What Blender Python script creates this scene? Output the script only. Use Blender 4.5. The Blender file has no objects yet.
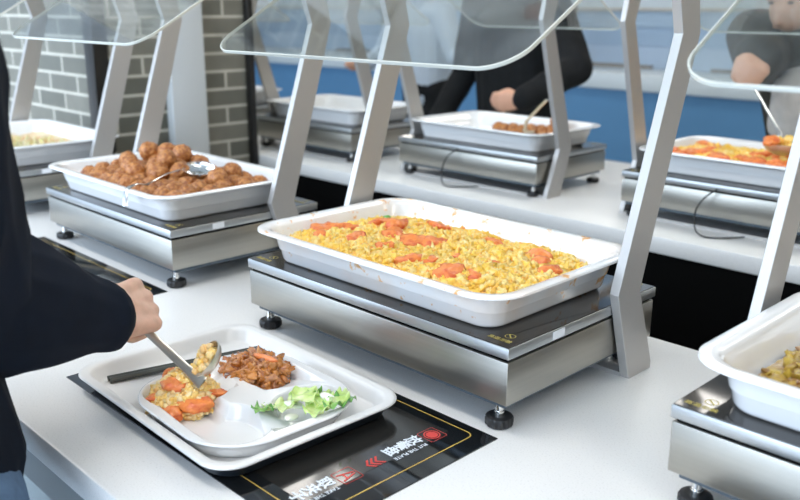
import bpy, math, random
import numpy as np
from mathutils import Vector, Matrix, noise
S = bpy.context.scene
C = S.collection
rnd = random.Random(7)
PI = math.pi

# ------------------------------------------------------------------ materials
MAT = {}
def nt(name):
    m = bpy.data.materials.new(name); m.use_nodes = True
    t = m.node_tree; b = t.nodes['Principled BSDF']
    MAT[name] = m
    return m, t, b
def N(t, typ, **kw):
    n = t.nodes.new(typ)
    for k, v in kw.items():
        if k in n.inputs.keys() if isinstance(k, str) else False: n.inputs[k].default_value = v
        else: setattr(n, k, v)
    return n
def ramp(t, stops):
    r = t.nodes.new('ShaderNodeValToRGB')
    e = r.color_ramp.elements
    while len(e) < len(stops): e.new(0.5)
    for i, (p, c) in enumerate(stops):
        e[i].position = p; e[i].color = (*c, 1)
    return r
def coords(t, scale=(1, 1, 1), obj=True):
    tc = t.nodes.new('ShaderNodeTexCoord'); mp = t.nodes.new('ShaderNodeMapping')
    mp.inputs['Scale'].default_value = scale
    t.links.new(tc.outputs['Object'], mp.inputs['Vector'])
    return mp.outputs['Vector']
def bump(t, b, height, strength=.3, dist=.002):
    bp = t.nodes.new('ShaderNodeBump'); bp.inputs['Strength'].default_value = strength; bp.inputs['Distance'].default_value = dist
    t.links.new(height, bp.inputs['Height']); t.links.new(bp.outputs['Normal'], b.inputs['Normal'])
def plain(name, col, rough=.5, metal=0, var=.0, vscale=20, bmp=0, bscale=60, coat=0, spec=.5, sss=0, island=0, emis=None):
    m, t, b = nt(name)
    b.inputs['Roughness'].default_value = rough; b.inputs['Metallic'].default_value = metal
    b.inputs['Specular IOR Level'].default_value = spec
    b.inputs['Coat Weight'].default_value = coat
    b.inputs['Coat Roughness'].default_value = .08
    v = coords(t)
    n = t.nodes.new('ShaderNodeTexNoise'); n.inputs['Scale'].default_value = vscale; n.inputs['Detail'].default_value = 4
    t.links.new(v, n.inputs['Vector'])
    lo = tuple(max(0, c*(1-var)) for c in col); hi = tuple(min(1, c*(1+var)) for c in col)
    r = ramp(t, [(.3, lo), (.7, hi)])
    t.links.new(n.outputs['Fac'], r.inputs['Fac'])
    t.links.new(r.outputs['Color'], b.inputs['Base Color'])
    if bmp:
        n2 = t.nodes.new('ShaderNodeTexNoise'); n2.inputs['Scale'].default_value = bscale; n2.inputs['Detail'].default_value = 5
        t.links.new(v, n2.inputs['Vector']); bump(t, b, n2.outputs['Fac'], bmp)
    if sss:
        b.inputs['Subsurface Weight'].default_value = sss; b.inputs['Subsurface Scale'].default_value = .01
    if emis:
        b.inputs['Emission Color'].default_value = (*emis[0], 1); b.inputs['Emission Strength'].default_value = emis[1]
    return m
def food(name, stops, rough=.35, scale=90, bmp=.5, bscale=250, coat=.3, mix=.5, sss=.0):
    """colour picked per lump, broken up by fine noise"""
    m, t, b = nt(name)
    b.inputs['Roughness'].default_value = rough; b.inputs['Coat Weight'].default_value = coat; b.inputs['Coat Roughness'].default_value = .15
    g = t.nodes.new('ShaderNodeNewGeometry'); v = coords(t)
    n = t.nodes.new('ShaderNodeTexNoise'); n.inputs['Scale'].default_value = scale; n.inputs['Detail'].default_value = 5
    t.links.new(v, n.inputs['Vector'])
    mx = t.nodes.new('ShaderNodeMix'); mx.data_type = 'FLOAT'; mx.inputs['Factor'].default_value = mix
    t.links.new(g.outputs['Random Per Island'], mx.inputs[2]); t.links.new(n.outputs['Fac'], mx.inputs[3])
    r = ramp(t, stops); t.links.new(mx.outputs[0], r.inputs['Fac']); t.links.new(r.outputs['Color'], b.inputs['Base Color'])
    n2 = t.nodes.new('ShaderNodeTexNoise'); n2.inputs['Scale'].default_value = bscale; n2.inputs['Detail'].default_value = 4
    t.links.new(v, n2.inputs['Vector']); bump(t, b, n2.outputs['Fac'], bmp, .003)
    if sss: b.inputs['Subsurface Weight'].default_value = sss; b.inputs['Subsurface Scale'].default_value = .004
    return m
def brushed(name, col=(.62, .61, .59), rough=.3, scale=(3, 3, 400), strength=.08, streak=.12):
    m, t, b = nt(name)
    b.inputs['Metallic'].default_value = 1
    v = coords(t, scale)
    n = t.nodes.new('ShaderNodeTexNoise'); n.inputs['Scale'].default_value = 1; n.inputs['Detail'].default_value = 3
    t.links.new(v, n.inputs['Vector'])
    r = ramp(t, [(.3, tuple(c*(1-streak) for c in col)), (.7, tuple(min(1, c*(1+streak)) for c in col))])
    t.links.new(n.outputs['Fac'], r.inputs['Fac']); t.links.new(r.outputs['Color'], b.inputs['Base Color'])
    rr = t.nodes.new('ShaderNodeMapRange'); rr.inputs['To Min'].default_value = rough-.06; rr.inputs['To Max'].default_value = rough+.08
    t.links.new(n.outputs['Fac'], rr.inputs['Value']); t.links.new(rr.outputs['Result'], b.inputs['Roughness'])
    bump(t, b, n.outputs['Fac'], strength, .0005)
    return m
STEEL = brushed('brushed steel', (.43, .415, .375), .36, (1.5, 1.5, 160), .01, .05)
STEEL_FRAME = brushed('satin steel frame', (.52, .54, .55), .38, (2, 2, 2), .0, .03)
STEEL_POST = plain('satin grey post', (.50, .485, .47), .42, .55, var=.03, vscale=6)
CHROME = plain('polished steel', (.75, .75, .74), .12, 1)
SPOON = plain('spoon steel', (.62, .58, .50), .38, .85)
BLACKGLASS = plain('black glass', (.008, .009, .010), .06, 0, coat=.6, spec=.6)
PLATFORM = plain('smoked platform glass', (.016, .014, .012), .10, 0, spec=.6, coat=.4)
BLACKRUB = plain('black plastic', (.015, .015, .016), .45)
UNDER = plain('blue grey painted steel', (.10, .13, .16), .4, .5)
CERAMIC = plain('white glazed ceramic', (.86, .86, .86), .13, coat=.6)
MELA = plain('white melamine', (.78, .78, .775), .16, coat=.6, var=.01)
TRAYM = plain('tray melamine', (.74, .73, .71), .3, coat=.15, var=.015)
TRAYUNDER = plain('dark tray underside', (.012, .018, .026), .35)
GOLD = plain('gold print', (.75, .50, .10), .4)
YELLOW = plain('yellow print', (.50, .40, .10), .5)
REDP = plain('red print', (.62, .06, .05), .5)
WHITEP = plain('white print', (.75, .80, .85), .5)
STICK = plain('white sticker', (.85, .87, .9), .5)
SKIN = plain('skin', (.66, .42, .32), .5, var=.08, vscale=60, bmp=.08, bscale=300, sss=.15)
SKIN2 = plain('paler skin', (.60, .33, .22), .5, var=.06, sss=.1)
NAVY = plain('navy jacket cloth', (.006, .0095, .018), .85, var=.25, vscale=9, bmp=.12, bscale=500, spec=.15)
BLACKCLOTH = plain('black cloth', (.010, .011, .012), .85, spec=.2, var=.2, vscale=15, bmp=.1, bscale=300)
OLIVE = plain('dark olive cloth', (.036, .034, .027), .85, spec=.2, var=.2, vscale=15, bmp=.1, bscale=300)
GREYCLOTH = plain('light grey cloth', (.42, .40, .37), .9, var=.12, vscale=20)
JEANS = plain('blue denim', (.10, .17, .28), .85, var=.2, vscale=50)
HAIR = plain('black hair', (.01, .009, .008), .5)
SHIRT = plain('pale blue shirt', (.50, .58, .66), .8)
BLUE = plain('blue counter front', (.10, .26, .46), .45, var=.03, vscale=2)
PALEBLUE = plain('pale blue panel', (.36, .48, .62), .4, var=.03, vscale=2)
PALEWHITE = plain('off white panel', (.66, .72, .74), .4, var=.03, vscale=2)
BEIGE = plain('beige trim', (.55, .50, .42), .5)
BROWN = plain('brown metal post', (.22, .19, .15), .5)
BLACKPANEL = plain('matt black panel', (.003, .003, .003), .9, spec=.05)
FLOORM = plain('grey blue floor tile', (.36, .42, .47), .35, var=.05, vscale=3)
CEILM = plain('white ceiling', (.72, .73, .74), .7)
WARMREFLECTOR = plain('warm beige reflector wall', (.80, .62, .40), .7)  # tone of the added wall, chosen to warm the reflected light
FRONTGREY = plain('grey green fascia', (.20, .235, .24), .3)
WHITECOL = plain('white painted column', (.62, .65, .66), .45)
BLACKPOST = plain('black painted post', (.012, .011, .010), .35)

def quartz():
    m, t, b = nt('white quartz worktop')
    b.inputs['Roughness'].default_value = .3
    v = coords(t)
    n = t.nodes.new('ShaderNodeTexNoise'); n.inputs['Scale'].default_value = 420; n.inputs['Detail'].default_value = 2
    t.links.new(v, n.inputs['Vector'])
    r = ramp(t, [(.0, (.45, .42, .38)), (.33, (.66, .655, .64)), (.42, (.74, .735, .72)), (1, (.76, .755, .74))])
    t.links.new(n.outputs['Fac'], r.inputs['Fac']); t.links.new(r.outputs['Color'], b.inputs['Base Color'])
    return m
QUARTZ = quartz()

def brick():
    m, t, b = nt('grey brick tiles')
    tc = t.nodes.new('ShaderNodeTexCoord'); sx = t.nodes.new('ShaderNodeSeparateXYZ'); cx = t.nodes.new('ShaderNodeCombineXYZ')
    t.links.new(tc.outputs['Object'], sx.inputs['Vector'])
    ad = t.nodes.new('ShaderNodeMath'); ad.operation = 'ADD'
    t.links.new(sx.outputs['X'], ad.inputs[0]); t.links.new(sx.outputs['Y'], ad.inputs[1])
    t.links.new(ad.outputs[0], cx.inputs['X']); t.links.new(sx.outputs['Z'], cx.inputs['Y'])
    br = t.nodes.new('ShaderNodeTexBrick'); t.links.new(cx.outputs[0], br.inputs['Vector'])
    br.inputs['Scale'].default_value = 1; br.inputs['Brick Width'].default_value = .225; br.inputs['Row Height'].default_value = .066
    br.inputs['Mortar Size'].default_value = .0055; br.inputs['Mortar Smooth'].default_value = .1
    br.inputs['Color1'].default_value = (.115, .115, .092, 1); br.inputs['Color2'].default_value = (.185, .178, .145, 1)
    br.inputs['Mortar'].default_value = (.50, .48, .41, 1)
    n = t.nodes.new('ShaderNodeTexNoise'); n.inputs['Scale'].default_value = 14; n.inputs['Detail'].default_value = 5
    t.links.new(tc.outputs['Object'], n.inputs['Vector'])
    mr = t.nodes.new('ShaderNodeMapRange'); mr.inputs['To Min'].default_value = .8; mr.inputs['To Max'].default_value = 1.2
    t.links.new(n.outputs['Fac'], mr.inputs['Value'])
    mx = t.nodes.new('ShaderNodeVectorMath'); mx.operation = 'SCALE'
    t.links.new(br.outputs['Color'], mx.inputs[0]); t.links.new(mr.outputs['Result'], mx.inputs['Scale'])
    t.links.new(mx.outputs[0], b.inputs['Base Color'])
    b.inputs['Roughness'].default_value = .45
    bump(t, b, br.outputs['Fac'], -.5, .004)
    return m
BRICK = brick()

def stained():
    """glazed ceramic with dried orange sauce spots"""
    m, t, b = nt('glazed ceramic with sauce stains')
    b.inputs['Roughness'].default_value = .14; b.inputs['Coat Weight'].default_value = .5
    v = coords(t)
    n = t.nodes.new('ShaderNodeTexNoise'); n.inputs['Scale'].default_value = 34; n.inputs['Detail'].default_value = 3; n.inputs['Roughness'].default_value = .6
    t.links.new(v, n.inputs['Vector'])
    r = ramp(t, [(.615, (.86, .86, .86)), (.65, (.84, .62, .42)), (.70, (.78, .42, .16))])
    t.links.new(n.outputs['Fac'], r.inputs['Fac'])
    n2 = t.nodes.new('ShaderNodeTexNoise'); n2.inputs['Scale'].default_value = 7; n2.inputs['Detail'].default_value = 3
    t.links.new(v, n2.inputs['Vector'])
    r2 = ramp(t, [(.45, (.80, .80, .80)), (.7, (.80, .70, .62))])
    t.links.new(n2.outputs['Fac'], r2.inputs['Fac'])
    mx = t.nodes.new('ShaderNodeMix'); mx.data_type = 'RGBA'; mx.blend_type = 'MULTIPLY'; mx.inputs['Factor'].default_value = 1
    sc = t.nodes.new('ShaderNodeVectorMath'); sc.operation = 'SCALE'; sc.inputs['Scale'].default_value = 1.25
    t.links.new(r2.outputs['Color'], sc.inputs[0])
    t.links.new(r.outputs['Color'], mx.inputs[6]); t.links.new(sc.outputs[0], mx.inputs[7])
    t.links.new(mx.outputs[2], b.inputs['Base Color'])
    return m
STAIN = stained()
CREAM = plain('cream sauce film', (.74, .64, .47), .3, var=.12, vscale=14)

def glassmat():
    m, t, b = nt('clear guard glass')
    t.nodes.remove(b); o = t.nodes['Material Output']
    tr = t.nodes.new('ShaderNodeBsdfTransparent'); tr.inputs['Color'].default_value = (.93, .955, .95, 1)
    gl = t.nodes.new('ShaderNodeBsdfGlossy'); gl.inputs['Roughness'].default_value = .03
    df = t.nodes.new('ShaderNodeBsdfDiffuse'); df.inputs['Color'].default_value = (.75, .8, .8, 1)
    lw = t.nodes.new('ShaderNodeLayerWeight'); lw.inputs['Blend'].default_value = .5
    pw5 = t.nodes.new('ShaderNodeMath'); pw5.operation = 'POWER'; pw5.inputs[1].default_value = 4.5
    t.links.new(lw.outputs['Facing'], pw5.inputs[0])
    fr = t.nodes.new('ShaderNodeMapRange'); fr.inputs['To Min'].default_value = .04; fr.inputs['To Max'].default_value = .9
    t.links.new(pw5.outputs[0], fr.inputs['Value'])
    n = t.nodes.new('ShaderNodeTexNoise'); n.inputs['Scale'].default_value = 9; n.inputs['Detail'].default_value = 6
    tc = t.nodes.new('ShaderNodeTexCoord'); t.links.new(tc.outputs['Object'], n.inputs['Vector'])
    mr = t.nodes.new('ShaderNodeMapRange'); mr.inputs['From Min'].default_value = .35; mr.inputs['From Max'].default_value = .75
    mr.inputs['To Min'].default_value = .0; mr.inputs['To Max'].default_value = .07
    t.links.new(n.outputs['Fac'], mr.inputs['Value'])
    m0 = t.nodes.new('ShaderNodeMixShader'); t.links.new(mr.outputs['Result'], m0.inputs[0]); t.links.new(tr.outputs[0], m0.inputs[1]); t.links.new(df.outputs[0], m0.inputs[2])
    m1 = t.nodes.new('ShaderNodeMixShader'); t.links.new(fr.outputs[0], m1.inputs[0]); t.links.new(m0.outputs[0], m1.inputs[1]); t.links.new(gl.outputs[0], m1.inputs[2])
    t.links.new(m1.outputs[0], o.inputs['Surface'])
    return m
GLASS = glassmat()
GLASSEDGE = plain('pale polished glass edge', (.62, .63, .57), .25, coat=.3)

# ------------------------------------------------------------------ mesh helpers
def tag(o, label=None, cat=None, group=None, kind=None):
    if label: o['label'] = label
    if cat: o['category'] = cat
    if group: o['group'] = group
    if kind: o['kind'] = kind
    return o
def thing(name, label, cat, loc=(0, 0, 0), rz=0, group=None):
    o = bpy.data.objects.new(name, None); C.objects.link(o); o.empty_display_size = .05
    o.location = loc; o.rotation_euler = (0, 0, rz)
    return tag(o, label, cat, group)
def smooth_angle(me, ang=35):
    try:
        me.shade_smooth(); me.set_sharp_from_angle(angle=math.radians(ang))
    except Exception: pass
def obj(name, vf, mat, parent=None, smooth=35):
    v, f = vf[0], vf[1]
    me = bpy.data.meshes.new(name); me.from_pydata([tuple(p) for p in v], [], f); me.update()
    ms = mat if isinstance(mat, (list, tuple)) else [mat]
    for m in ms: me.materials.append(m)
    if len(vf) > 2: me.polygons.foreach_set('material_index', vf[2])
    if smooth == 180: me.shade_smooth()
    elif smooth: smooth_angle(me, smooth)
    o = bpy.data.objects.new(name, me); C.objects.link(o)
    if parent: o.parent = parent
    return o
def copy_tree(o, parent=None):
    c = o.copy(); C.objects.link(c)
    if parent: c.parent = parent
    for ch in o.children: copy_tree(ch, c)
    return c
class MB:
    def __init__(s): s.v = []; s.f = []; s.m = []
    def add(s, v, f, m=0):
        k = len(s.v); s.v += [tuple(p) for p in v]; s.f += [tuple(i+k for i in q) for q in f]; s.m += [m]*len(f); return s
    def vf(s): return s.v, s.f, s.m
def box(a, b, bev=0):
    (x0, y0, z0), (x1, y1, z1) = a, b
    if bev <= 0:
        v = [(x0,y0,z0),(x1,y0,z0),(x1,y1,z0),(x0,y1,z0),(x0,y0,z1),(x1,y0,z1),(x1,y1,z1),(x0,y1,z1)]
        return v, [(0,3,2,1),(4,5,6,7),(0,1,5,4),(1,2,6,5),(2,3,7,6),(3,0,4,7)]
    rings = []
    for ins, z in ((bev, z0), (0, z0+bev), (0, z1-bev), (bev, z1)):
        rings.append([(x0+ins, y0+bev*.0+ins, z), (x1-ins, y0+ins, z), (x1-ins, y1-ins, z), (x0+ins, y1-ins, z)])
    # round the vertical edges too
    rings = [rrect(x0+i, y0+i, x1-i, y1-i, max(bev*.9, .0003), 3, z) for i, z in ((bev, z0), (bev*.3, z0+bev*.3), (0, z0+bev), (0, z1-bev), (bev*.3, z1-bev*.3), (bev, z1))]
    return loft(rings, True, True)
def rrect(x0, y0, x1, y1, r, n, z):
    r = min(r, (x1-x0)/2-1e-5, (y1-y0)/2-1e-5); out = []
    for cx, cy, a0 in ((x1-r, y0+r, -PI/2), (x1-r, y1-r, 0), (x0+r, y1-r, PI/2), (x0+r, y0+r, PI)):
        for i in range(n+1):
            a = a0+PI/2*i/n; out.append((cx+r*math.cos(a), cy+r*math.sin(a), z))
    return out
def loft(rings, cap0=False, cap1=False):
    n = len(rings[0]); v = [p for r in rings for p in r]; f = []
    for k in range(len(rings)-1):
        for i in range(n):
            j = (i+1) % n; f.append((k*n+i, k*n+j, (k+1)*n+j, (k+1)*n+i))
    if cap0: f.append(tuple(range(n-1, -1, -1)))
    if cap1: f.append(tuple((len(rings)-1)*n+i for i in range(n)))
    return v, f
def lathe(prof, n=24, c=(0, 0, 0), cap=True):
    rings = [[(c[0]+r*math.cos(2*PI*i/n), c[1]+r*math.sin(2*PI*i/n), c[2]+z) for i in range(n)] for r, z in prof]
    return loft(rings, cap, cap)
def frame_of(d):
    d = Vector(d).normalized(); a = Vector((0, 0, 1)) if abs(d.z) < .9 else Vector((1, 0, 0))
    s = d.cross(a).normalized(); return d, s, s.cross(d)
def tube(pts, r, n=8, flat=1.0, caps=True):
    pts = [Vector(p) for p in pts]; rings = []
    rr = r if isinstance(r, (list, tuple)) else [r]*len(pts)
    ps = None
    for i, p in enumerate(pts):
        d = (pts[min(i+1, len(pts)-1)]-pts[max(i-1, 0)]).normalized()
        if ps is None: _, s, u = frame_of(d)
        else:
            s = (ps - d*ps.dot(d)).normalized(); u = s.cross(d)
        ps = s
        rings.append([p+(s*math.cos(2*PI*k/n)+u*math.sin(2*PI*k/n)*flat)*rr[i] for k in range(n)])
    return loft(rings, caps, caps)
def prism(poly, ax, a, b):
    """extrude polygon of (y,z) along x etc."""
    def P(p, t):
        return {0: (t, p[0], p[1]), 1: (p[0], t, p[1]), 2: (p[0], p[1], t)}[ax]
    n = len(poly); v = [P(p, a) for p in poly]+[P(p, b) for p in poly]
    f = [(i, (i+1) % n, n+(i+1) % n, n+i) for i in range(n)]+[tuple(range(n-1, -1, -1)), tuple(range(n, 2*n))]
    return v, f
def ico(sub=2):
    import bmesh
    bm = bmesh.new(); bmesh.ops.create_icosphere(bm, subdivisions=sub, radius=1)
    bm.verts.ensure_lookup_table(); v = [vv.co.copy() for vv in bm.verts]; f = [tuple(x.index for x in ff.verts) for ff in bm.faces]; bm.free()
    return v, f
ICO = {k: ico(k) for k in (1, 2, 3, 4)}
def lump(c, r, sub=1, amp=.25, freq=1.5, scale=(1, 1, 1), rot=None, seed=0):
    v0, f = ICO[sub]; c = Vector(c); out = []
    R = rot if rot is not None else Matrix.Rotation(rnd.uniform(0, 6.28), 3, Vector((rnd.uniform(-1, 1), rnd.uniform(-1, 1), rnd.uniform(-1, 1))).normalized())
    off = Vector((seed*3.7+c.x*50, seed*1.3+c.y*50, seed*2.1))
    for p in v0:
        k = 1+amp*noise.noise(p*freq+off)+amp*.5*noise.noise(p*freq*2.3+off)
        out.append(c+R@Vector((p.x*scale[0]*r*k, p.y*scale[1]*r*k, p.z*scale[2]*r*k)))
    return out, f
def text(name, body, size, loc, ang, mat, parent, depth=.0002, align='CENTER', bold=0.0):
    cu = bpy.data.curves.new(name, 'FONT'); cu.body = body; cu.size = size; cu.align_x = align; cu.align_y = 'CENTER'; cu.extrude = depth; cu.offset = bold
    o = bpy.data.objects.new('tmp', cu); C.objects.link(o)
    dg = bpy.context.evaluated_depsgraph_get(); dg.update()
    me = bpy.data.meshes.new_from_object(o.evaluated_get(dg)); me.name = name
    bpy.data.objects.remove(o); me.materials.clear(); me.materials.append(mat)
    q = bpy.data.objects.new(name, me); C.objects.link(q); q.location = loc; q.rotation_euler = (0, 0, ang)
    if parent: q.parent = parent
    return q
def bold_text(name, body, size, loc, ang, mat, parent, w):
    a = []
    for k, (dx, dy) in enumerate(((0, 0), (w, 0), (-w, 0), (0, w), (0, -w), (w*.7, w*.7), (-w*.7, w*.7), (w*.7, -w*.7), (-w*.7, -w*.7))):
        a.append(text('tmp', body, size, (loc[0]+dx, loc[1]+dy, loc[2]+k*.00001), ang, mat, None, 0))
    return merge_objs(name, a, mat, parent)
def merge_objs(name, objs, mat, parent):
    """join text pieces into one mesh"""
    mb = MB()
    for o in objs:
        M = Matrix.Translation(o.location) @ Matrix.Rotation(o.rotation_euler.z, 4, 'Z')
        mb.add([M@v.co for v in o.data.vertices], [tuple(p.vertices) for p in o.data.polygons]); bpy.data.objects.remove(o)
    return obj(name, mb.vf(), mat, parent, 0)
def ring_line(outer, inner, z):
    n = len(outer); v = [(p[0], p[1], z) for p in outer]+[(p[0], p[1], z) for p in inner]
    return v, [(i, (i+1) % n, n+(i+1) % n, n+i) for i in range(n)]
def capsule(a, b, ra, rb, n=14):
    a, b = Vector(a), Vector(b); d, s, u = frame_of(b-a) if (b-a).length > 1e-6 else (Vector((0,0,1)), Vector((1,0,0)), Vector((0,1,0)))
    rings = []
    for t in (-.97, -.8, -.5, -.2): rings.append((a+d*ra*t, ra*math.sqrt(1-t*t)))
    rings.append((a, ra)); rings.append((b, rb))
    for t in (.2, .5, .8, .97): rings.append((b+d*rb*t, rb*math.sqrt(1-t*t)))
    return loft([[c+(s*math.cos(2*PI*k/n)+u*math.sin(2*PI*k/n))*r for k in range(n)] for c, r in rings], True, True)
def ellipsoid(c, r, sub=3, rot=None):
    R = rot if rot is not None else Matrix.Identity(3)
    return [Vector(c)+R@Vector((p.x*r[0], p.y*r[1], p.z*r[2])) for p in ICO[sub][0]], ICO[sub][1]
def blend(name, parts, mat, parent, voxel=.006, smooth=4, wrinkle=None):
    """union of closed shapes -> one continuous skin"""
    mb = MB()
    for p in parts: mb.add(*p)
    me = bpy.data.meshes.new('tmp'); me.from_pydata(mb.v, [], mb.f); me.update()
    o = bpy.data.objects.new('tmp', me); C.objects.link(o)
    m = o.modifiers.new('r', 'REMESH'); m.mode = 'VOXEL'; m.voxel_size = voxel
    if smooth: s = o.modifiers.new('s', 'SMOOTH'); s.factor = .6; s.iterations = smooth
    dg = bpy.context.evaluated_depsgraph_get(); dg.update()
    me2 = bpy.data.meshes.new_from_object(o.evaluated_get(dg)); me2.name = name
    bpy.data.objects.remove(o)
    if wrinkle:
        nv = len(me2.vertices); nor = [v.normal.copy() for v in me2.vertices]
        for i, v in enumerate(me2.vertices): v.co += nor[i]*wrinkle(v.co)
    me2.materials.clear(); me2.materials.append(mat); me2.shade_smooth()
    q = bpy.data.objects.new(name, me2); C.objects.link(q)
    if parent: q.parent = parent
    return q

# ------------------------------------------------------------------ camera
cam = bpy.data.cameras.new('camera'); co = bpy.data.objects.new('camera', cam); C.objects.link(co); S.camera = co
Rv = Vector((0.70171063, 0.71245489, 0.00319622)); Uv = Vector((-0.1967921, 0.18950881, 0.96195597)); Fv = Vector((-0.68474452, 0.67564372, -0.27318584))
M = Matrix((( Rv.x, Uv.x, -Fv.x, 1.25295), (Rv.y, Uv.y, -Fv.y, -.8499), (Rv.z, Uv.z, -Fv.z, .56844), (0, 0, 0, 1)))
co.matrix_world = M
cam.sensor_width = 36; cam.lens = 859.69/800*36; cam.clip_start = .02
cam.dof.use_dof = True; cam.dof.focus_distance = 1.30; cam.dof.aperture_fstop = 4.4

# ------------------------------------------------------------------ setting
def struct(name, vf, mat):
    o = obj(name, vf, mat); o['kind'] = 'structure'; return o
FZ = -.85
struct('floor', box((-11, -4, FZ-.1), (5, 9.5, FZ)), FLOORM)
struct('ceiling', box((-11, -2.6, 2.15), (5, 9.5, 2.25)), CEILM)
struct('wall_back', box((-11, 8.2, FZ), (5, 8.35, 2.15)), PALEBLUE)
struct('wall_left', box((-11, -2.6, FZ), (-10.85, 8.2, 2.15)), PALEWHITE)
struct('wall_warm_reflector', box((4.0, -2.6, FZ), (4.15, 8.2, 2.15)), WARMREFLECTOR)  # unseen wall added to give right-facing steel its warm reflections
# brick pillar between the two counters, its white column and black corner posts
struct('wall_pillar', box((-2.7, .50, FZ), (-1.56, 1.09, 2.15)), BRICK)
struct('trim_1', box((-1.56, .742, FZ), (-1.515, .884, 2.15), .004), WHITECOL)
struct('trim_2', box((-1.60, 1.092, FZ), (-1.535, 1.117, 2.15), .004), BLACKPOST)
struct('trim_3', box((-1.61, .475, FZ), (-1.545, .53, 2.15), .004), BLACKPOST)
# ceiling lamps
LAMP = bpy.data.materials.new('lit lamp diffuser'); LAMP.use_nodes = True
lb = LAMP.node_tree.nodes['Principled BSDF']; lb.inputs['Base Color'].default_value = (.9, .9, .9, 1)
lb.inputs['Emission Color'].default_value = (1, .96, .9, 1); lb.inputs['Emission Strength'].default_value = 7
def lamp(x, y, w, d):
    t = thing('ceiling_lamp', 'flat ceiling lamp panel above the serving counters', 'ceiling lamp', (x, y, 2.15), group='ceiling lamp panels')
    obj('frame', box((-w/2-.02, -d/2-.02, -.035), (w/2+.02, d/2+.02, 0)), STEEL_FRAME, t)
    obj('diffuser', box((-w/2, -d/2, -.045), (w/2, d/2, -.036)), LAMP, t)
for x, y in ((-4.5, -.6), (-2.2, -.6), (.1, -.6), (2.4, -.6), (-4.5, 1.9), (-2.2, 1.9), (.1, 1.9), (2.4, 1.9), (-4.5, 4.6), (-1.5, 4.6), (1.5, 4.6), (-8, 4.6), (-6, 7), (-2, 7)):
    lamp(x, y, 1.2, .45)

# ------------------------------------------------------------------ counters
CF, CB = -.4543, .4827
FY0, FY1 = 1.1186, 2.02
t = thing('serving_counter', 'near white quartz serving counter under the tray and the big pans', 'counter', (0, 0, 0))
obj('worktop', box((-5, CF, -.044), (2.4, CB, 0), .003), QUARTZ, t)
obj('fascia', box((-5, CF+.002, -.095), (2.4, CF+.03, -.0442)), FRONTGREY, t)
obj('front_panel', box((-5, CF+.08, FZ), (2.4, CF+.11, -.045)), FRONTGREY, t)
obj('back_panel', box((-5, CB-.05, FZ), (2.4, CB-.02, -.045)), BLACKPANEL, t)
t = thing('serving_counter', 'far white quartz serving counter beyond the dark gap', 'counter', (0, 0, 0))
obj('worktop', box((-5, FY0, -.044), (2.4, FY1, 0), .003), QUARTZ, t)
obj('front_panel', box((-5, FY0+.01, FZ), (2.4, FY0+.04, -.045)), BLACKPANEL, t)
obj('back_panel', box((-5, FY1-.05, FZ), (2.4, FY1-.02, -.045)), BLACKPANEL, t)
o = obj('gap_dark_sheet', box((-1.50, CB-.015, FZ+.002), (2.4, FY0+.005, FZ+.02)), BLACKPANEL); tag(o, 'added black sheet darkening the floor of the gap between the two counters', 'dark sheet')  # added sheet that puts the darkness of the gap onto its floor

t = thing('serving_counter', 'distant blue fronted counter with a thick white top', 'counter', (0, 0, 0))
obj('worktop', box((-10.5, 5.93, -.14), (2.5, 7.0, 0), .01), PALEWHITE, t)
obj('front_panel', box((-10.5, 5.99, -.785), (2.5, 6.03, -.141)), BLUE, t)
obj('kick_board', box((-10.5, 5.985, FZ), (2.5, 6.03, -.786)), PALEWHITE, t)
t = thing('display_guard', 'distant pale blue glazed display standing on the blue fronted counter', 'display case', (0, 0, 0))
obj('back_panel', box((-10.5, 6.7, .001), (2.5, 6.74, .20)), plain('light blue panel', (.46, .57, .70), .4), t)
obj('back_panel', box((-10.5, 6.72, .201), (2.5, 6.76, .38)), PALEBLUE, t)
obj('back_panel', box((-10.5, 6.70, .381), (2.5, 6.74, .53)), plain('misty blue panel', (.40, .52, .64), .4), t)
obj('rail', box((-10.5, 6.66, .53), (2.5, 6.70, .555)), BEIGE, t)
obj('header', box((-10.5, 6.68, .556), (2.5, 6.74, 1.1)), PALEWHITE, t)
for x in (-6.2, -3.66, -1.3):
    obj('post', box((x-.055, 6.25, .001), (x+.055, 6.30, .60), .005), BROWN, t)
    obj('foot_rail', box((x-.9, 6.26, .03), (x+.9, 6.29, .06)), BROWN, t)

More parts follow.
